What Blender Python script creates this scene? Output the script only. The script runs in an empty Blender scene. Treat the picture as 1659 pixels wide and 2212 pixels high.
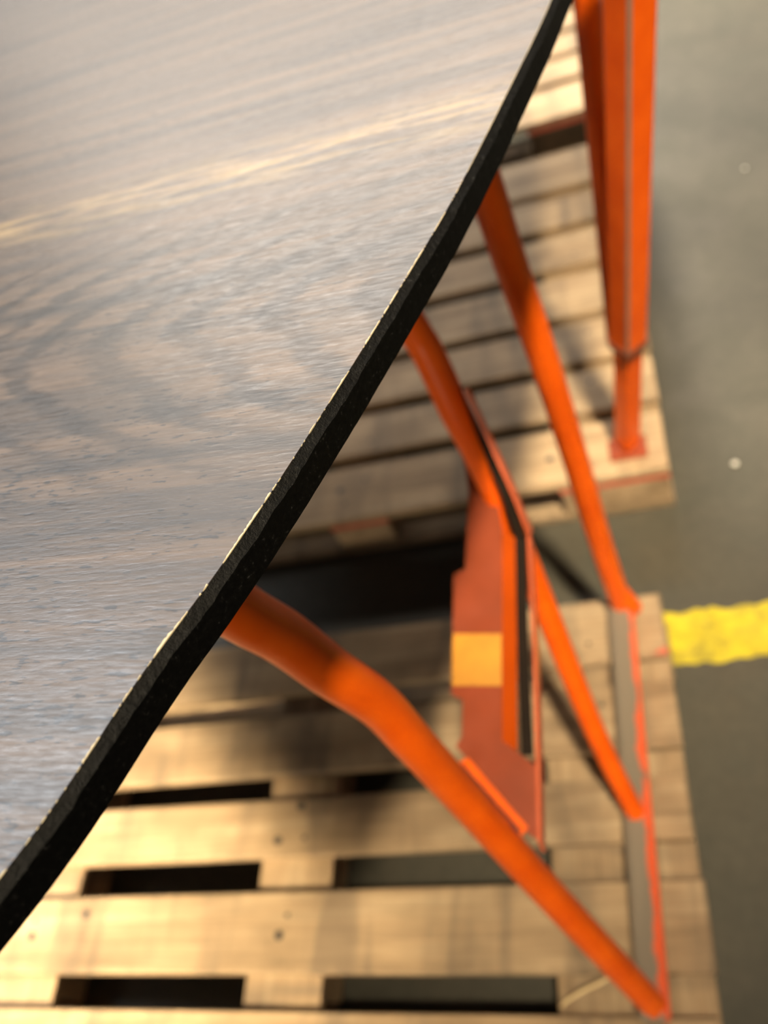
import bpy, bmesh, math, random
from mathutils import Vector, Matrix, noise

random.seed(7)
SC = bpy.context.scene
COL = SC.collection

# ------------------------------------------------------------------ camera
cam_d = bpy.data.cameras.new('camera')
cam = bpy.data.objects.new('camera', cam_d)
COL.objects.link(cam)
R_ = Vector((0.93999545, 0.06042892, -0.33579294))      # right
D_ = Vector((-0.1558167, -0.79952865, -0.58006473))     # down
F_ = Vector((-0.30352876, 0.59758036, -0.7421375))      # forward
m = Matrix((R_, -D_, -F_)).transposed().to_4x4()
m.translation = Vector((0.0, 0.0, 1.3972))
cam.matrix_world = m
cam_d.sensor_fit = 'VERTICAL'
cam_d.sensor_height = 36.0
cam_d.sensor_width = 27.0
cam_d.lens = 1937.77 / 2212 * 36.0
cam_d.clip_start = 0.02
cam_d.dof.use_dof = True
cam_d.dof.focus_distance = 0.365
cam_d.dof.aperture_fstop = 5.6
SC.camera = cam

# ------------------------------------------------------------------ world, lamps, exposure
SC.view_settings.view_transform = 'Standard'
SC.view_settings.look = 'None'
SC.view_settings.gamma = 1.0
SC.view_settings.use_curve_mapping = False
SC.view_settings.exposure = 0.0
w = bpy.data.worlds.new('hall'); SC.world = w; w.use_nodes = True
bg = w.node_tree.nodes['Background']
bg.inputs[0].default_value = (1.0, 0.92, 0.80, 1); bg.inputs[1].default_value = 0.11

def lamp(name, loc, target, power, color, size, size_y=None, shape='DISK'):
    d = bpy.data.lights.new(name, 'AREA'); d.energy = power; d.color = color
    d.shape = shape; d.size = size
    if size_y: d.size_y = size_y
    o = bpy.data.objects.new(name, d); COL.objects.link(o)
    o.location = loc
    o.rotation_euler = (Vector(target) - Vector(loc)).to_track_quat('-Z', 'Y').to_euler()
    return o
lamp('high_bay_lamp', (-0.30, 2.9, 7.0), (0.4, 4.2, 0), 215, (1.0, 0.87, 0.66), 0.5).data.spread = math.radians(54)
lamp('aisle_high_bay_lamp', (1.31, -1.68, 6.6), (-0.12, 1.08, 0.1), 12.5, (1.0, 0.82, 0.55), 0.40).data.spread = math.radians(18)
lamp('bench_lamp', (-2.27, -3.44, 5.2), (-1.12, 0.26, 0.1), 19, (1.0, 0.80, 0.50), 0.55).data.spread = math.radians(15)
lamp('low_front_fill', (-1.9, -6.0, 2.3), (-0.5, 0.9, 0.1), 120, (1.0, 0.84, 0.60), 0.5)  # added low fill behind the camera for the pallet front faces
lamp('cool_sheen_fill', (-4.6, 2.9, 7.2), (-0.2, 0.4, 1.1), 520, (0.92, 0.96, 1.0), 3.0, 3.0, 'RECTANGLE')  # added cool area light giving the table top its pale sheen
lamp('far_aisle_lamp', (-2.0, 8.5, 5.6), (-0.1, 0.8, 0.8), 700, (1.0, 0.92, 0.83), 6.5, 2.2, 'RECTANGLE')

# ------------------------------------------------------------------ materials
def new_mat(name):
    mt = bpy.data.materials.new(name); mt.use_nodes = True
    nt = mt.node_tree; nt.nodes.clear()
    out = nt.nodes.new('ShaderNodeOutputMaterial'); b = nt.nodes.new('ShaderNodeBsdfPrincipled')
    nt.links.new(b.outputs[0], out.inputs[0])
    return mt, nt, b
class NT:
    def __init__(s, nt): s.nt = nt
    def n(s, t, **kw):
        nd = s.nt.nodes.new(t)
        for k, v in kw.items():
            if k.startswith('i_'): pass
            else: setattr(nd, k, v)
        return nd
    def l(s, a, b): s.nt.links.new(a, b)
    def noise(s, vec, scale, detail=4, rough=0.55, dist=0.0):
        nd = s.n('ShaderNodeTexNoise'); s.l(vec, nd.inputs['Vector'])
        nd.inputs['Scale'].default_value = scale; nd.inputs['Detail'].default_value = detail
        nd.inputs['Roughness'].default_value = rough; nd.inputs['Distortion'].default_value = dist
        return nd.outputs['Fac']
    def mapping(s, vec, scale=(1, 1, 1), loc=(0, 0, 0), rot=(0, 0, 0)):
        nd = s.n('ShaderNodeMapping'); s.l(vec, nd.inputs['Vector'])
        nd.inputs['Scale'].default_value = scale; nd.inputs['Location'].default_value = loc
        nd.inputs['Rotation'].default_value = rot
        return nd.outputs[0]
    def ramp(s, fac, stops):
        nd = s.n('ShaderNodeValToRGB'); s.l(fac, nd.inputs[0]); e = nd.color_ramp.elements
        while len(e) < len(stops): e.new(0.5)
        for el, (p, c) in zip(e, stops):
            el.position = p; el.color = (c, c, c, 1) if isinstance(c, (int, float)) else (*c, 1)
        return nd.outputs[0]
    def mix(s, fac, a, b, mode='MIX'):
        nd = s.n('ShaderNodeMix', data_type='RGBA', blend_type=mode)
        for sock, v in ((nd.inputs[0], fac), (nd.inputs[6], a), (nd.inputs[7], b)):
            if isinstance(v, bpy.types.NodeSocket): s.l(v, sock)
            elif isinstance(v, (int, float)): sock.default_value = v if sock.type == 'VALUE' else (v, v, v, 1)
            else: sock.default_value = (*v, 1)
        return nd.outputs[2]
    def math(s, op, a, b=0.0, c=0.0):
        nd = s.n('ShaderNodeMath', operation=op)
        for i, v in enumerate((a, b, c)):
            if isinstance(v, bpy.types.NodeSocket): s.l(v, nd.inputs[i])
            else: nd.inputs[i].default_value = v
        return nd.outputs[0]
    def bump(s, h, b, strength=0.3, dist=0.001):
        nd = s.n('ShaderNodeBump'); s.l(h, nd.inputs['Height'])
        nd.inputs['Strength'].default_value = strength; nd.inputs['Distance'].default_value = dist
        s.l(nd.outputs[0], b.inputs['Normal'])

def mat_concrete():
    mt, nt, b = new_mat('concrete'); t = NT(nt)
    co = t.n('ShaderNodeTexCoord').outputs['Object']
    a = t.noise(co, 2.2, 6, 0.6); f = t.noise(co, 60, 4, 0.6); st = t.noise(co, 7, 5, 0.65, 0.6)
    c = t.ramp(a, [(0.3, (0.054, 0.048, 0.035)), (0.7, (0.100, 0.089, 0.066))])
    c = t.mix(t.ramp(st, [(0.35, 0.0), (0.7, 0.55)]), c, (0.055, 0.056, 0.044))
    c = t.mix(0.18, c, t.ramp(f, [(0.35, 0.05), (0.65, 0.5)]), 'OVERLAY')
    t.l(c, b.inputs['Base Color'])
    t.l(t.ramp(st, [(0.3, 0.48), (0.7, 0.64)]), b.inputs['Roughness'])
    b.inputs['Specular IOR Level'].default_value = 0.38
    t.bump(f, b, 0.15, 0.0006)
    return mt
def mat_yellow():
    mt, nt, b = new_mat('yellow_floor_paint'); t = NT(nt)
    co = t.n('ShaderNodeTexCoord').outputs['Object']
    a = t.noise(co, 40, 6, 0.7); g = t.noise(co, 13, 6, 0.7)
    c = t.ramp(a, [(0.3, (0.36, 0.28, 0.005)), (0.6, (0.62, 0.51, 0.02))])
    c = t.mix(t.ramp(g, [(0.48, 0.0), (0.66, 0.8)]), c, (0.20, 0.165, 0.03))
    t.l(c, b.inputs['Base Color']); b.inputs['Roughness'].default_value = 0.5
    return mt
def mat_pallet(name, c0, c1, c2, axis):
    mt, nt, b = new_mat(name); t = NT(nt)
    co = t.n('ShaderNodeTexCoord').outputs['Object']
    rnd = t.n('ShaderNodeObjectInfo').outputs['Random']
    off = t.n('ShaderNodeVectorMath', operation='ADD'); t.l(co, off.inputs[0])
    sh = t.n('ShaderNodeCombineXYZ')
    for i, k in enumerate((37.0, 91.0, 53.0)): t.l(t.math('MULTIPLY', rnd, k), sh.inputs[i])
    t.l(sh.outputs[0], off.inputs[1]); v = off.outputs[0]
    sc = (1.2, 16, 16) if axis == 0 else (16, 1.2, 16)
    sc2 = (6, 130, 130) if axis == 0 else (130, 6, 130)
    g = t.noise(t.mapping(v, sc), 2.2, 5, 0.6, 0.5)
    fine = t.noise(t.mapping(v, sc2), 1.6, 4, 0.6)
    blot = t.noise(v, 7, 4, 0.6)
    c = t.ramp(g, [(0.25, c0), (0.5, c1), (0.75, c2)])
    c = t.mix(0.35, c, t.ramp(fine, [(0.3, 0.25), (0.7, 0.75)]), 'OVERLAY')
    c = t.mix(t.ramp(blot, [(0.45, 0.0), (0.75, 0.6)]), c, tuple(x * 0.5 for x in c0))
    saw = t.noise(t.mapping(v, (15, 2.5, 2.5) if axis == 0 else (2.5, 15, 2.5)), 1.0, 4, 0.6, 0.4)
    c = t.mix(t.ramp(saw, [(0.50, 0.0), (0.66, 0.62)]), c, (0.13, 0.095, 0.065))
    # knots
    vo = t.n('ShaderNodeTexVoronoi'); t.l(t.mapping(v, (3.2, 6.5, 6.5) if axis == 0 else (6.5, 3.2, 6.5)), vo.inputs['Vector'])
    vo.inputs['Scale'].default_value = 1.0
    c = t.mix(t.ramp(vo.outputs['Distance'], [(0.03, 0.75), (0.11, 0.0)]), c, (0.07, 0.04, 0.025))
    c = t.mix(1.0, c, t.ramp(rnd, [(0.0, 0.78), (1.0, 1.0)]), 'MULTIPLY')
    t.l(c, b.inputs['Base Color']); b.inputs['Roughness'].default_value = 0.72
    t.bump(fine, b, 0.35, 0.0012)
    return mt
def mat_paint(name, c0, c1, rough=0.36, chips=True):
    mt, nt, b = new_mat(name); t = NT(nt)
    co = t.n('ShaderNodeTexCoord').outputs['Object']
    a = t.noise(co, 18, 4, 0.55); ch = t.noise(co, 38, 5, 0.65)
    c = t.ramp(a, [(0.3, c0), (0.7, c1)])
    if chips:
        c = t.mix(t.ramp(ch, [(0.70, 0.0), (0.76, 0.8)]), c, (0.06, 0.035, 0.025))
    t.l(c, b.inputs['Base Color'])
    t.l(t.ramp(ch, [(0.3, rough - 0.05), (0.7, rough + 0.1)]), b.inputs['Roughness']); b.inputs['Specular IOR Level'].default_value = 0.22
    t.bump(t.noise(co, 160, 2), b, 0.06, 0.0005)
    return mt
def mat_worn_bar():
    # bare grey steel where the paint has flaked off, orange along the right-hand side
    mt, nt, b = new_mat('flaked_orange_paint'); t = NT(nt)
    co = t.n('ShaderNodeTexCoord').outputs['Object']
    sx = t.n('ShaderNodeSeparateXYZ'); t.l(co, sx.inputs[0])
    n1 = t.noise(t.mapping(co, (1, 1, 1)), 16, 4, 0.6)
    d = t.math('ADD', sx.outputs[0], t.math('MULTIPLY', t.math('SUBTRACT', n1, 0.5), 0.035))
    mask = t.ramp(t.math('MULTIPLY_ADD', d, 25.0, 0.5), [(0.74, 0.0), (0.84, 1.0)])
    c = t.mix(mask, (0.20, 0.165, 0.125), (0.72, 0.105, 0.03))
    t.l(c, b.inputs['Base Color'])
    t.l(t.math('MULTIPLY_ADD', mask, -0.05, 0.42), b.inputs['Roughness'])
    return mt
def mat_plain(name, col, rough=0.6, metal=0.0, var=0.15):
    mt, nt, b = new_mat(name); t = NT(nt)
    co = t.n('ShaderNodeTexCoord').outputs['Object']
    a = t.noise(co, 30, 4, 0.6)
    c = t.ramp(a, [(0.3, tuple(x * (1 - var) for x in col)), (0.7, tuple(min(1, x * (1 + var)) for x in col))])
    t.l(c, b.inputs['Base Color']); b.inputs['Roughness'].default_value = rough; b.inputs['Metallic'].default_value = metal
    return mt
def mat_core(name, k, spec, bs):
    mt, nt, b = new_mat(name); t = NT(nt)
    co = t.n('ShaderNodeTexCoord').outputs['Object']
    f = t.noise(co, 420, 4, 0.7); g = t.noise(co, 110, 4, 0.65)
    c = t.ramp(f, [(0.40, (0.005 * k,) * 3), (0.62, (0.010 * k,) * 3), (0.80, (0.14 * k,) * 3)])
    t.l(c, b.inputs['Base Color']); b.inputs['Roughness'].default_value = 0.55
    b.inputs['Specular IOR Level'].default_value = spec
    h = t.math('ADD', f, g); t.bump(h, b, bs, 0.0008)
    return mt
def mat_decor():
    mt, nt, b = new_mat('dark_wood_decor'); t = NT(nt)
    co = t.n('ShaderNodeTexCoord').outputs['Object']
    # u runs along the grain (about -5 degrees off X), v across it
    rot = t.mapping(co, rot=(0, 0, math.radians(5)))
    warp = t.noise(t.mapping(rot, (5, 14, 1)), 1.0, 4, 0.55)
    sx = t.n('ShaderNodeSeparateXYZ'); t.l(rot, sx.inputs[0])
    u, v = sx.outputs[0], sx.outputs[1]
    # nested cathedral arches: parabolas opening along +u about the line v = v0
    v0 = 0.318
    dv = t.math('SUBTRACT', v, v0)
    dv2 = t.math('MULTIPLY', dv, dv)
    ph = t.math('SUBTRACT', t.math('MULTIPLY', u, 1.0), t.math('MULTIPLY', t.math('POWER', t.math('ABSOLUTE', dv), 1.35), 3.4))
    ph = t.math('ADD', ph, t.math('MULTIPLY', t.math('SUBTRACT', warp, 0.5), 0.085))
    jag = t.noise(t.mapping(rot, (26, 240, 1)), 1.0, 3, 0.6)
    ph = t.math('ADD', ph, t.math('MULTIPLY', t.math('SUBTRACT', jag, 0.5), 0.034))
    ring = t.math('MULTIPLY_ADD', t.math('SINE', t.math('MULTIPLY', ph, 118.0)), 0.5, 0.5)
    near = t.ramp(t.math('ABSOLUTE', dv), [(0.06, 1.0), (0.17, 0.25)])
    ring = t.math('MULTIPLY', ring, near)
    # finer figure far from the arches
    streak = t.noise(t.mapping(rot, (3.0, 70, 1)), 1.0, 5, 0.62, 0.3)
    broad = t.noise(t.mapping(rot, (2.2, 40, 1)), 1.0, 5, 0.6, 0.4)
    pore = t.noise(t.mapping(rot, (110, 700, 1)), 1.0, 3, 0.6)
    dash = t.math('ADD', t.noise(t.mapping(rot, (105, 480, 1)), 1.0, 3, 0.55), t.math('MULTIPLY', t.math('SUBTRACT', t.noise(t.mapping(rot, (6, 25, 1)), 1.0, 3, 0.6), 0.58), 0.42))
    dash = t.math('ADD', dash, t.ramp(v, [(0.10, 0.085), (0.24, 0.0)]))
    gold = t.math('MULTIPLY', t.ramp(t.math('ABSOLUTE', t.math('SUBTRACT', v, 0.478)), [(0.004, 1.0), (0.034, 0.0)]), t.ramp(t.noise(t.mapping(rot, (14, 130, 1)), 1.0, 4, 0.6), [(0.42, 0.0), (0.66, 0.65)]))
    c = t.ramp(broad, [(0.30, (0.020, 0.018, 0.018)), (0.52, (0.046, 0.036, 0.031)), (0.72, (0.085, 0.061, 0.045))])
    c = t.mix(t.ramp(streak, [(0.42, 0.0), (0.66, 0.9)]), c, (0.100, 0.068, 0.047))
    c = t.mix(t.math('MULTIPLY', t.ramp(ring, [(0.45, 0.0), (0.9, 1.0)]), t.ramp(warp, [(0.32, 0.25), (0.58, 0.75)])), c, (0.010, 0.010, 0.011))
    fib = t.noise(t.mapping(rot, (34, 560, 1)), 1.0, 4, 0.65)
    c = t.mix(0.42, c, t.ramp(fib, [(0.3, 0.22), (0.7, 0.78)]), 'OVERLAY')
    c = t.mix(t.ramp(dash, [(0.60, 0.0), (0.66, 0.85)]), c, (0.010, 0.010, 0.012))
    c = t.mix(gold, c, (0.34, 0.24, 0.11))
    t.l(c, b.inputs['Base Color'])
    r = t.ramp(t.math('MULTIPLY', t.math('ADD', pore, fib), 0.5), [(0.35, 0.30), (0.65, 0.52)])
    t.l(r, b.inputs['Roughness'])
    b.inputs['Specular IOR Level'].default_value = 0.6
    h = t.math('ADD', t.math('MULTIPLY', t.math('ADD', pore, fib), 0.5), t.math('MULTIPLY', dash, -0.9))
    h = t.math('ADD', h, t.math('MULTIPLY', ring, -0.25))
    t.bump(h, b, 0.32, 0.0005)
    return mt

M_CONC = mat_concrete(); M_YEL = mat_yellow()
W0, W1, W2 = (0.25, 0.165, 0.09), (0.41, 0.285, 0.165), (0.56, 0.42, 0.26)
M_WX = mat_pallet('pallet_wood_lengthwise', W0, W1, W2, 0)
M_WY = mat_pallet('pallet_wood_crosswise', W0, W1, W2, 1)
M_BLK = mat_pallet('block_wood', (0.30, 0.20, 0.11), (0.42, 0.29, 0.17), (0.52, 0.38, 0.23), 1)
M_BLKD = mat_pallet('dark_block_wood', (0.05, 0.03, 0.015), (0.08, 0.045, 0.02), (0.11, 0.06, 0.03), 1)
M_RED = mat_plain('red_end_paint', (0.50, 0.10, 0.055), 0.6)
M_NAIL = mat_plain('nail_steel', (0.05, 0.05, 0.05), 0.5, 0.6)
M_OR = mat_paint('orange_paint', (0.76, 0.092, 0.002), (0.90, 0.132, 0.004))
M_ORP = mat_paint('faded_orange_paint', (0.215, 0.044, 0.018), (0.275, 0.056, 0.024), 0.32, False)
M_BAR = mat_worn_bar()
M_WEB = mat_paint('shaded_orange_paint', (0.40, 0.055, 0.002), (0.48, 0.068, 0.003), 0.4, False)  # trestle orange darkened to put shade on the strut web
M_SLOT = mat_plain('slot_shade_red', (0.10, 0.012, 0.002), 0.7)  # shadow of the slot beside the near leg, put into the colour
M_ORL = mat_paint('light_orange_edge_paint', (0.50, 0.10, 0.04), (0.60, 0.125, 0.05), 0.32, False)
M_STRIP = mat_plain('channel_shade_dark', (0.014, 0.009, 0.006), 0.7); M_STRIP.node_tree.nodes['Principled BSDF'].inputs['Specular IOR Level'].default_value = 0.08  # near-black colour standing in for shade inside the strut channel
M_CORE = mat_core('black_core', 0.35, 0.06, 0.25); M_BEV = mat_core('black_core_sanded', 0.34, 0.16, 0.9); M_DECOR = mat_decor()
M_CHIP = mat_plain('pale_chipped_laminate', (0.50, 0.42, 0.27), 0.6, 0.0, 0.35)
M_STICK = mat_plain('amber_sticker', (0.54, 0.235, 0.016), 0.45)
M_SCRAP = mat_plain('pale_scrap', (0.75, 0.72, 0.64), 0.4)
M_STRAW = mat_plain('pale_strap', (0.72, 0.55, 0.30), 0.5)
M_GREY = mat_plain('bare_grey_steel', (0.30, 0.19, 0.14), 0.4, 0.2)

# ------------------------------------------------------------------ helpers
def obj(name, bm, mats, parent=None, smooth=False, loc=None):
    me = bpy.data.meshes.new(name); bm.normal_update(); bm.to_mesh(me); bm.free()
    for mm in (mats if isinstance(mats, (list, tuple)) else [mats]): me.materials.append(mm)
    if smooth:
        for p in me.polygons: p.use_smooth = True
    o = bpy.data.objects.new(name, me); COL.objects.link(o)
    if loc: o.location = loc
    if parent: o.parent = parent
    return o
def tag(o, label, cat, group=None):
    o['label'] = label; o['category'] = cat
    if group: o['group'] = group
    return o
def empty(name, loc, label, cat, group=None):
    o = bpy.data.objects.new(name, None); COL.objects.link(o); o.location = loc
    o.empty_display_size = 0.05
    return tag(o, label, cat, group)
def box_bm(sx, sy, sz, bev=0.0015, seg=1, wob=0.0):
    bm = bmesh.new(); bmesh.ops.create_cube(bm, size=1.0)
    for v in bm.verts: v.co = Vector((v.co.x * sx, v.co.y * sy, v.co.z * sz))
    if bev: bmesh.ops.bevel(bm, geom=list(bm.edges), offset=bev, segments=seg, affect='EDGES')
    if wob:
        for v in bm.verts: v.co += Vector((random.uniform(-wob, wob), random.uniform(-wob, wob), 0))
    return bm
def smooth_path(pts, rad, n=8):
    P = [Vector(p) for p in pts]; out = []; ro = []
    for i in range(len(P) - 1):
        p0 = P[max(i - 1, 0)]; p1 = P[i]; p2 = P[i + 1]; p3 = P[min(i + 2, len(P) - 1)]
        for k in range(n):
            t = k / n
            out.append(0.5 * ((2 * p1) + (p2 - p0) * t + (2 * p0 - 5 * p1 + 4 * p2 - p3) * t * t + (3 * p1 - p0 - 3 * p2 + p3) * t ** 3))
            ro.append(rad[i] * (1 - t) + rad[i + 1] * t)
    out.append(P[-1]); ro.append(rad[-1])
    return out, ro
def tube_bm(pts, rad, sides=20, n=8, caps=True, profile=None, up=(1, 0, 0)):
    if not isinstance(rad, (list, tuple)): rad = [rad] * len(pts)
    path, rr = smooth_path(pts, rad, n) if len(pts) > 2 else ([Vector(p) for p in pts], list(rad))
    bm = bmesh.new(); rings = []
    for i, p in enumerate(path):
        d = (path[min(i + 1, len(path) - 1)] - path[max(i - 1, 0)]).normalized()
        a = Vector(up); a = (a - d * a.dot(d)).normalized(); bb = d.cross(a)
        if profile:
            rings.append([bm.verts.new(p + a * x * rr[i] + bb * y * rr[i]) for x, y in profile])
        else:
            rings.append([bm.verts.new(p + (a * math.cos(2 * math.pi * k / sides) + bb * math.sin(2 * math.pi * k / sides)) * rr[i]) for k in range(sides)])
    for r0, r1 in zip(rings, rings[1:]):
        n_ = len(r0)
        for k in range(n_): bm.faces.new((r0[k], r0[(k + 1) % n_], r1[(k + 1) % n_], r1[k]))
    if caps:
        bm.faces.new(rings[0][::-1]); bm.faces.new(rings[-1])
    return bm
def slab_bm(poly, thick, direction):
    """a plate: closed outline given by points in space, thickened along a direction"""
    bm = bmesh.new(); d = Vector(direction).normalized() * thick
    a = [bm.verts.new(Vector(p)) for p in poly]; c = [bm.verts.new(Vector(p) + d) for p in poly]
    bm.faces.new(a); bm.faces.new(c[::-1])
    n = len(a)
    for k in range(n): bm.faces.new((a[k], c[k], c[(k + 1) % n], a[(k + 1) % n]))
    bmesh.ops.recalc_face_normals(bm, faces=bm.faces)
    return bm
def ribbon_bm(path, width_dir, width, thick_dir, thick):
    """a bent strip of sheet steel following a path"""
    w_ = Vector(width_dir).normalized() * width; t_ = Vector(thick_dir).normalized() * thick
    bm = bmesh.new(); rows = []
    for p in path:
        p = Vector(p)
        rows.append([bm.verts.new(q) for q in (p, p + t_, p + t_ + w_, p + w_)])
    for r0, r1 in zip(rows, rows[1:]):
        for k in range(4): bm.faces.new((r0[k], r0[(k + 1) % 4], r1[(k + 1) % 4], r1[k]))
    bm.faces.new(rows[0][::-1]); bm.faces.new(rows[-1])
    bmesh.ops.recalc_face_normals(bm, faces=bm.faces)
    return bm

# ------------------------------------------------------------------ floor
bm = bmesh.new(); bmesh.ops.create_grid(bm, x_segments=4, y_segments=4, size=7.0)
floor = obj('floor', bm, M_CONC, loc=(0, 3.0, 0)); floor['kind'] = 'structure'
# yellow floor line, brushed edges
S = 0.82
y0, y1 = 0.862 * S, 0.981 * S
bm = bmesh.new(); top = []; bot = []
N = 260; x0, x1 = -0.30, 3.2
for i in range(N + 1):
    x = x0 + (x1 - x0) * i / N
    top.append((x, y1 + 0.013 * noise.noise((x * 26, 3.1, 0)) + 0.008 * noise.noise((x * 70, 1.0, 0))))
    bot.append((x, y0 + 0.013 * noise.noise((x * 24, 9.7, 0)) + 0.008 * noise.noise((x * 66, 5.0, 0))))
va = [bm.verts.new((x, y, 0.0006)) for x, y in top]; vb = [bm.verts.new((x, y, 0.0006)) for x, y in bot]
for i in range(N): bm.faces.new((vb[i], vb[i + 1], va[i + 1], va[i]))
line = obj('painted_line', bm, M_YEL); line.parent = floor
line.matrix_parent_inverse = Matrix.Translation((0, -3.0, 0))
line['label'] = 'yellow floor marking line with ragged edges'

# ------------------------------------------------------------------ pallets
Z_TOP = 0.118; TD, TS, TB = 0.0185, 0.016, 0.0165
HB = Z_TOP - TD - TS - TB
def pallet(label, right, front, boards, extra_nails=(), dark_blocks=False):
    """right: X of the right-hand end; front: Y of the near side; boards: (y0, y1) of each deck board"""
    back = boards[-1][1]
    left = right - 1.19
    cx = (left + right) / 2; cy = (front + back) / 2
    root = empty('pallet', (cx, cy, 0), label, 'pallet', 'wooden pallets standing in a row')
    def put(name, bm, mats, x, y, z, rz=0.0):
        o = obj(name, bm, mats, root, loc=(x - cx, y - cy, z)); o.rotation_euler = (0, 0, rz); return o
    for a, b in boards:
        e = random.uniform(-0.003, 0.003)
        bmx = box_bm(1.19 + e, b - a, TD, 0.0022, 1, 0.0006)
        put('deck_board', bmx, M_WX, cx + e / 2, (a + b) / 2, Z_TOP - TD / 2 + random.uniform(-0.0014, -0.0002))
    strips = [(right - 0.198, right - 0.002), (right - 0.652, right - 0.531), (left + 0.03, left + 0.205)]
    for a, b in strips:
        bmx = box_bm(b - a, back - front - 0.004, TS, 0.0012)
        for f in bmx.faces:
            if f.normal.y < -0.7: f.material_index = 1
        put('stringer_board', bmx, [M_WY, M_RED], (a + b) / 2, cy, Z_TOP - TD - TS / 2)
    rows = [(front + 0.002, front + 0.10), (cy - 0.06, cy + 0.06), (back - 0.10, back - 0.002)]
    for a, b in strips:
        for c, d in rows:
            put('block', box_bm(b - a - 0.004, d - c, HB, 0.002), M_BLKD if dark_blocks else M_BLK, (a + b) / 2, (c + d) / 2, TB + HB / 2)
    for c, d in (rows[0], rows[2]):
        put('bottom_board', box_bm(1.188, d - c, TB, 0.0015), M_WX, cx, (c + d) / 2, TB / 2)
    for a, b in strips:
        put('bottom_runner', box_bm(b - a - 0.03, rows[2][0] - rows[0][1] - 0.002, TB, 0.0015), M_WY, (a + b) / 2, (rows[0][1] + rows[2][0]) / 2, TB / 2)
    for x, y in extra_nails:
        bmn = bmesh.new(); bmesh.ops.create_cone(bmn, cap_ends=True, segments=12, radius1=0.0078, radius2=0.0066, depth=0.003)
        put('nail', bmn, M_NAIL, x, y, Z_TOP - 0.0010)
    for j, (a, b) in enumerate(boards):
        for k, (s0, s1) in enumerate(strips):
            for q in (0.3, 0.7):
                if random.random() < 0.4: continue
                bmn = bmesh.new(); bmesh.ops.create_cone(bmn, cap_ends=True, segments=10, radius1=0.0042, radius2=0.0036, depth=0.003)
                put('nail', bmn, M_NAIL, s0 + (s1 - s0) * random.uniform(0.3, 0.7), a + (b - a) * q, Z_TOP - 0.0012)
    return root
def sb(L): return [(a * S, b * S) for a, b in L]
near_boards = sb([(-0.30, -0.165), (-0.115, 0.015), (0.065, 0.222), (0.280, 0.415), (0.478, 0.587), (0.637, 0.762), (0.812, 0.947)])
pallet('light wooden pallet nearest the camera, under the near orange trestle', -0.048 * S, near_boards[0][0], near_boards, [(-1.0798, 0.2833), (-0.6385, 0.2795), (-0.627, 0.4691), (-0.985, 0.3144), (-0.66, 0.4164)])
np_ = [o for o in bpy.data.objects if o.name == 'pallet'][0]
mk = slab_bm([(-0.0651, 0.6690, Z_TOP), (-0.056, 0.6740, Z_TOP), (-0.0435, 0.6800, Z_TOP), (-0.0405, 0.6740, Z_TOP), (-0.0410, 0.6670, Z_TOP)], 0.0004, (0, 0, 1))
bmesh.ops.translate(mk, verts=mk.verts, vec=-np_.location); obj('paint_mark', mk, M_RED, np_)
mid_boards = sb([(1.252, 1.415), (1.452, 1.585), (1.622, 1.757), (1.792, 1.945), (1.988, 2.125), (2.168, 2.300), (2.342, 2.525)])
pallet('middle wooden pallet with red-striped near side carrying the square post', 0.008 * S, mid_boards[0][0], mid_boards, [(-0.621, 1.1023), (-0.20, 1.09)])
far_boards = sb([(2.728, 2.905), (2.940, 3.075), (3.105, 3.235), (3.270, 3.400), (3.44, 3.58), (3.62, 3.76), (3.80, 3.99)])
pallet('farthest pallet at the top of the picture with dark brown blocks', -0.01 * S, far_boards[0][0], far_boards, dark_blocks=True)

# ------------------------------------------------------------------ table top
def ztop(y): return 1.1512 - 0.06 * (y - 0.246)
EDGE = [(-0.745, -0.445), (-0.60, -0.415), (-0.47, -0.315), (-0.36, -0.165), (-0.285, -0.035), (-0.2170, 0.0694), (-0.1862, 0.1368), (-0.1606, 0.1888), (-0.1335, 0.2533), (-0.1040, 0.3308),
        (-0.0788, 0.4015), (-0.0500, 0.4994), (-0.0224, 0.6013), (0.0020, 0.72), (0.018, 0.90), (0.030, 1.20), (0.034, 1.5), (0.030, 1.8), (0.012, 2.05), (-0.02, 2.2)]
def crom(P, step):
    P = [Vector((p[0], p[1], 0)) for p in P]; out = []
    for i in range(len(P) - 1):
        p0 = P[max(i - 1, 0)]; p1 = P[i]; p2 = P[i + 1]; p3 = P[min(i + 2, len(P) - 1)]
        n = max(2, int((p2 - p1).length / step))
        for k in range(n):
            t = k / n
            out.append(0.5 * ((2 * p1) + (p2 - p0) * t + (2 * p0 - 5 * p1 + 4 * p2 - p3) * t * t + (3 * p1 - p0 - 3 * p2 + p3) * t ** 3))
    out.append(P[-1]); return out
right_side = crom(EDGE, 0.0011)
AX = -0.745                                                    # long axis of the boat-shaped top
left_side = [Vector((2 * AX - p.x, p.y, 0)) for p in crom(EDGE, 0.02)][::-1]
outline = right_side + left_side
def normals(P):
    out = []
    for i in range(len(P)):
        d = (P[(i + 1) % len(P)] - P[i - 1]).normalized(); out.append(Vector((d.y, -d.x, 0)))
    return out
NRM = normals(outline)
TT = 0.0185                                                   # thickness
bm = bmesh.new(); r_in, r_ch, r_bot = [], [], []
CH_OUT, CH_DROP = 0.0036, 0.0038
for p, n in zip(outline, NRM):
    wv = 0.0009 * noise.noise((p.x * 60, p.y * 60, 0.3)) + 0.0005 * noise.noise((p.x * 210, p.y * 210, 2.3))
    z = ztop(p.y)
    r_in.append(bm.verts.new((p.x, p.y, z - 0.0004)))
    q = p + n * (CH_OUT + 0.2 * wv)
    r_ch.append(bm.verts.new((q.x, q.y, z - CH_DROP - wv)))
    r_bot.append(bm.verts.new((q.x, q.y, z - TT)))
nO = len(outline)
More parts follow.
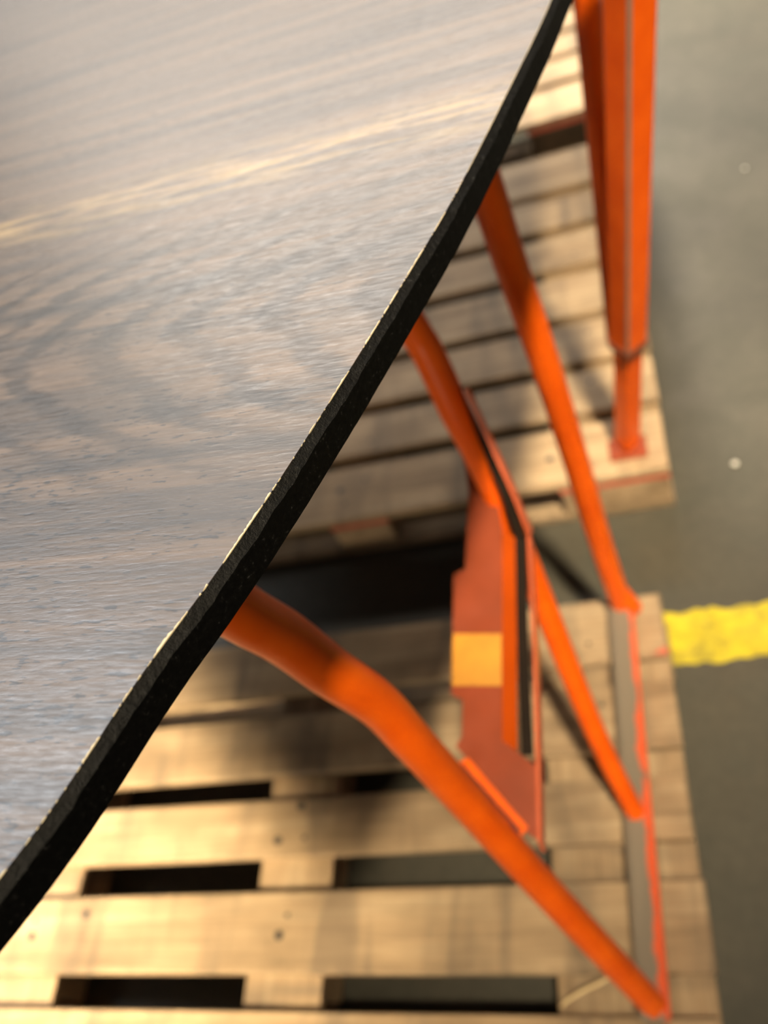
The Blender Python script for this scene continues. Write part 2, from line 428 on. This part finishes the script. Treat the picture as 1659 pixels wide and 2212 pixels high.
for a, b in ((r_in, r_ch), (r_ch, r_bot)):
    for k in range(nO): bm.faces.new((a[k], b[k], b[(k + 1) % nO], a[(k + 1) % nO]))
bm.faces.new(r_in); bm.faces.new(r_bot[::-1])
bm.faces.ensure_lookup_table()
for k in range(nO): bm.faces[k].material_index = 1
bmesh.ops.recalc_face_normals(bm, faces=bm.faces)
table = obj('table_top', bm, [M_CORE, M_BEV])
tag(table, 'dark wood-grain table top with rough black chamfered edge lying across both orange trestles', 'table top')
bm = bmesh.new()
up = [bm.verts.new((p.x, p.y, ztop(p.y))) for p in outline]; dn = [bm.verts.new((p.x, p.y, ztop(p.y) - 0.0006)) for p in outline]
bm.faces.new(up)
for k in range(nO): bm.faces.new((up[k], dn[k], dn[(k + 1) % nO], up[(k + 1) % nO]))
bmesh.ops.recalc_face_normals(bm, faces=bm.faces)
decor = obj('decor_sheet', bm, M_DECOR, table); decor['label'] = 'dark brown wood-grain laminate face'
# pale chips where the decor paper is broken along the bevel
bm = bmesh.new(); prev = None
for i, (p, n) in enumerate(zip(right_side, NRM)):
    a = noise.noise((p.x * 75, p.y * 75, 4.0)) + 0.5 * noise.noise((p.x * 260, p.y * 260, 7.0)) + 0.6 * noise.noise((p.x * 800, p.y * 800, 1.0))
    fade = min(1.0, max(0.0, (0.42 - p.y) / 0.12))
    sel = max(0.0, 0.22 + 1.1 * a) * fade
    wd = 0.00008 + 0.0010 * sel
    if fade == 0.0: sel = 0.1
    z = ztop(p.y); q = p - n * wd; o_ = p + n * 0.00012
    cur = [bm.verts.new((o_.x, o_.y, z - 0.0003)), bm.verts.new((p.x, p.y, z + 0.00012)), bm.verts.new((q.x, q.y, z + 0.00005))]
    if prev and p.y > -0.3 and p.y < 1.0 and sel > 0.04:
        bm.faces.new((prev[0], cur[0], cur[1], prev[1])); bm.faces.new((prev[1], cur[1], cur[2], prev[2]))
    prev = cur
bmesh.ops.delete(bm, geom=[v for v in bm.verts if not v.link_faces], context='VERTS')
bmesh.ops.recalc_face_normals(bm, faces=bm.faces)
chip = obj('chipped_rim', bm, M_CHIP, table); chip['label'] = 'pale chipped line along the bevel'

# ------------------------------------------------------------------ near trestle
NT0 = Vector((-0.11, 0.45, Z_TOP))
tres = empty('trestle', NT0, 'orange steel trestle of bent tubes with flaked floor bar standing on the near pallet', 'trestle')
def tp(name, bm, mats, smooth=False, parent=tres, org=NT0):
    bmesh.ops.translate(bm, verts=bm.verts, vec=-org)
    return obj(name, bm, mats, parent, smooth)
R0 = 0.0165
near_leg = [(-0.1116, 0.1872, 0.134), (-0.1401, 0.2116, 0.2548), (-0.1800, 0.2443, 0.47), (-0.2060, 0.2660, 0.66), (-0.2150, 0.2706, 0.7859), (-0.2199, 0.2727, 0.8448),
            (-0.2284, 0.2664, 0.9096), (-0.2359, 0.263, 0.9651), (-0.2413, 0.2543, 1.0156), (-0.247, 0.245, 1.09)]
tp('leg', tube_bm(near_leg, [0.0155, R0, R0, R0, R0, 0.0168, 0.0170, 0.0172, 0.0172, 0.017]), M_OR, True)
mid_leg = [(-0.1061, 0.4078, 0.125), (-0.1367, 0.4733, 0.2872), (-0.1603, 0.5537, 0.5274), (-0.1789, 0.6066, 0.6851), (-0.1918, 0.6295, 0.756), (-0.2028, 0.6551, 0.8183), (-0.2103, 0.6649, 0.8473), (-0.232, 0.690, 0.95), (-0.245, 0.70, 1.085)]
tp('leg', tube_bm(mid_leg, [0.0125, 0.0135, 0.0145, 0.016, R0, R0, R0, R0, R0]), M_OR, True)
far_leg = [(-0.0985, 0.7439, 0.123), (-0.1040, 0.7450, 0.3094), (-0.1055, 0.7387, 0.5323), (-0.1065, 0.7291, 0.6779), (-0.1080, 0.7227, 0.7623), (-0.1106, 0.7157, 0.8585), (-0.1120, 0.7126, 0.9439), (-0.116, 0.711, 1.075)]
tp('leg', tube_bm(far_leg, R0), M_OR, True)
# floor bar
bar_a = Vector((-0.1010, 0.748, 0.1375)); bar_b = Vector((-0.1150, 0.172, 0.1375))
d = bar_a - bar_b
bm = box_bm(0.036, d.length, 0.037, 0.005, 3)
bo = obj('floor_bar', bm, M_BAR, tres); bo.location = (bar_a + bar_b) / 2 - NT0
bo.rotation_euler = (0, 0, math.atan2(-d.x, d.y)); bo['label'] = 'floor bar with orange paint flaked to grey'
tp('leg_shoe', tube_bm([(-0.084, 0.752, 0.1235), (-0.086, 0.742, 0.150), (-0.093, 0.744, 0.19)], [0.0145, 0.0145, 0.010], 14), M_OR, True)
# cross strut: sheet-steel channel between the two bent legs
PN = Vector((0, -0.237, 0.971))
plate = [(-0.2129, 0.6598, 0.6742), (-0.2068, 0.6307, 0.6672), (-0.2048, 0.6032, 0.6604), (-0.2137, 0.5176, 0.6395), (-0.2265, 0.5124, 0.6383), (-0.2357, 0.3914, 0.6088),
         (-0.2246, 0.3851, 0.6072), (-0.2271, 0.3512, 0.5989), (-0.2337, 0.3423, 0.5968), (-0.202, 0.3035, 0.5873), (-0.1737, 0.2642, 0.5777), (-0.1613, 0.256, 0.5757),
         (-0.1576, 0.319, 0.5911), (-0.1878, 0.344, 0.5972), (-0.1717, 0.5506, 0.6476), (-0.174, 0.5846, 0.6559), (-0.2032, 0.6467, 0.671)]
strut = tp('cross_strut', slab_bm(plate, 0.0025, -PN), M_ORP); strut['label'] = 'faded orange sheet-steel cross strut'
web = [(-0.1717, 0.5506, 0.6476), (-0.1597, 0.5509, 0.6354), (-0.177, 0.3351, 0.5827), (-0.1878, 0.344, 0.5972)]
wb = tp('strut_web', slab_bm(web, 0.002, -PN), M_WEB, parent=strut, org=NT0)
fl = [(-0.1440, 0.5520, 0.6420), (-0.1472, 0.4268, 0.619), (-0.1545, 0.3183, 0.5926), (-0.1590, 0.2555, 0.5772)]
tp('strut_flange', ribbon_bm(fl, (0, -0.25, -1), 0.020, (-1, 0, 0), 0.003), M_ORL, parent=strut, org=NT0)
fu = [(-0.1712, 0.6196, 0.7949), (-0.1593, 0.5917, 0.7399), (-0.1493, 0.5665, 0.6934), (-0.1425, 0.5440, 0.6460)]
tp('gusset_plate', ribbon_bm(fu, (0.05, 0.75, -0.66), 0.016, (-1, 0, 0), 0.003), M_ORL, parent=strut, org=NT0)
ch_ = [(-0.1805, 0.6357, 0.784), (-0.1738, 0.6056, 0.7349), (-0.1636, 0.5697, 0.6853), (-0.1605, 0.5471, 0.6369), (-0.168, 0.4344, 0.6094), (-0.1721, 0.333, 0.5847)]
ds = tp('channel_shade', ribbon_bm(ch_, R_, 0.0115, F_, 0.002), M_STRIP, parent=strut, org=NT0); ds['label'] = 'dark strip standing in for shade in the channel'
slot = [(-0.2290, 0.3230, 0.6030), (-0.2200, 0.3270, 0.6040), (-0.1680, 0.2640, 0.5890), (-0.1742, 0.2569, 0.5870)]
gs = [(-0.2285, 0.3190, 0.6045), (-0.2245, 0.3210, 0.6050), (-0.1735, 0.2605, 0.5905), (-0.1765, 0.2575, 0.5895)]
tp('lip_shade', slab_bm(gs, 0.001, PN), M_SLOT, parent=strut, org=NT0)  # thin dark slab painted as the shadowed slot under the lip
tp('gusset_lip', slab_bm(slot, 0.004, -PN), M_OR, parent=strut, org=NT0)
stk = [(-0.2302, 0.4504, 0.6244), (-0.1802, 0.4446, 0.6230), (-0.1841, 0.3943, 0.6108), (-0.2340, 0.3991, 0.6119)]
so = tp('sticker', slab_bm(stk, 0.0008, PN), M_STICK, parent=strut, org=NT0); so['label'] = 'blank amber sticker'
# head beam under the table top
def rot_beam(name, a, b, w_, h_, mat, parent, org):
    a = Vector(a); b = Vector(b); d = b - a
    bm = box_bm(w_, d.length, h_, 0.002); bm.transform(Matrix.Translation((a + b) / 2) @ d.to_track_quat('Y', 'Z').to_matrix().to_4x4())
    bmesh.ops.translate(bm, verts=bm.verts, vec=-org)
    return obj(name, bm, mat, parent)
hb0 = (-0.247, 0.20, ztop(0.20) - TT - 0.021); hb1 = (-0.247, 0.76, ztop(0.76) - TT - 0.021)
rot_beam('head_beam', hb0, hb1, 0.05, 0.04, M_OR, tres, NT0)
rot_beam('head_tie', (-0.225, 0.711, 1.075), (-0.10, 0.711, 1.075), 0.03, 0.03, M_OR, tres, NT0)

# ------------------------------------------------------------------ far trestle
FT0 = Vector((-0.06, 1.09, Z_TOP))
ft = empty('trestle', FT0, 'taller orange post trestle on the middle pallet with a small flat foot plate', 'trestle')
q_ = 0.80
sq = [(-1, -q_), (-0.94, -0.94), (-q_, -1), (q_, -1), (0.94, -0.94), (1, -q_), (1, q_), (0.94, 0.94), (q_, 1), (-q_, 1), (-0.94, 0.94), (-1, q_)]
foot = Vector((-0.0596, 1.0891, 0.1218)); topp = Vector((0.0393, 0.983, 0.935))
def on(t): return foot.lerp(topp, t)
UPV = (0.62, -0.78, 0)
bm = tube_bm([on(0.345), on(1.22)], 0.0205, profile=sq, up=UPV)
bm.faces.ensure_lookup_table()
for k in (3, 4): bm.faces[k].material_index = 1
tp('post', bm, [M_OR, M_GREY], parent=ft, org=FT0)
tp('inner_tube', tube_bm([on(0.012), on(0.44)], 0.0165, profile=sq, up=UPV), M_OR, parent=ft, org=FT0)
tp('collar', tube_bm([on(0.335), on(0.352)], 0.0222, profile=sq, up=UPV), mat_plain('dark_rust', (0.16, 0.045, 0.02), 0.6), parent=ft, org=FT0)
bm = box_bm(0.066, 0.05, 0.006, 0.002); bmesh.ops.translate(bm, verts=bm.verts, vec=(foot.x, foot.y - 0.008, Z_TOP + 0.003))
tp('foot_plate', bm, M_ORP, parent=ft, org=FT0)
tp('leg', tube_bm([(-0.0403, 1.075, 0.393), (-0.0172, 1.0989, 0.6869), (-0.0019, 1.0943, 0.8979), (0.006, 1.09, 1.06)], 0.0165), M_OR, True, parent=ft, org=FT0)
zb = ztop(0.98) - TT - 0.022
rot_beam('head_beam', (0.085, 0.965, zb - 0.002), (-0.62, 0.965, zb), 0.04, 0.04, M_OR, ft, FT0)

# ------------------------------------------------------------------ small things
bm = bmesh.new(); bmesh.ops.create_icosphere(bm, subdivisions=2, radius=1.0)
for v in bm.verts:
    v.co *= 1 + 0.25 * noise.noise(v.co * 1.7); v.co = Vector((v.co.x * 0.006, v.co.y * 0.005, v.co.z * 0.0026))
s1 = obj('plastic_scrap', bm, M_SCRAP, smooth=True, loc=(0.1205, 1.1004, 0.0026))
tag(s1, 'small pale scrap on the concrete above the yellow line', 'scrap')
s2 = s1.copy(); COL.objects.link(s2); s2.location = (0.286, 1.9775, 0.0021); s2.scale = (0.6, 0.7, 0.8); s2.rotation_euler = (0, 0, 1.1)
tag(s2, 'tiny pale scrap on the far bright concrete near the right edge', 'scrap')
s3 = obj('strap_end', tube_bm([(-0.2334, 0.1935, 0.1025), (-0.224, 0.199, 0.112), (-0.202, 0.2094, 0.119), (-0.180, 0.218, 0.121), (-0.150, 0.232, 0.1205)], [0.0016, 0.002, 0.0022, 0.002, 0.0012], 8), M_STRAW, smooth=True)
tag(s3, 'thin pale strip of strapping caught between boards of the near pallet', 'strap')
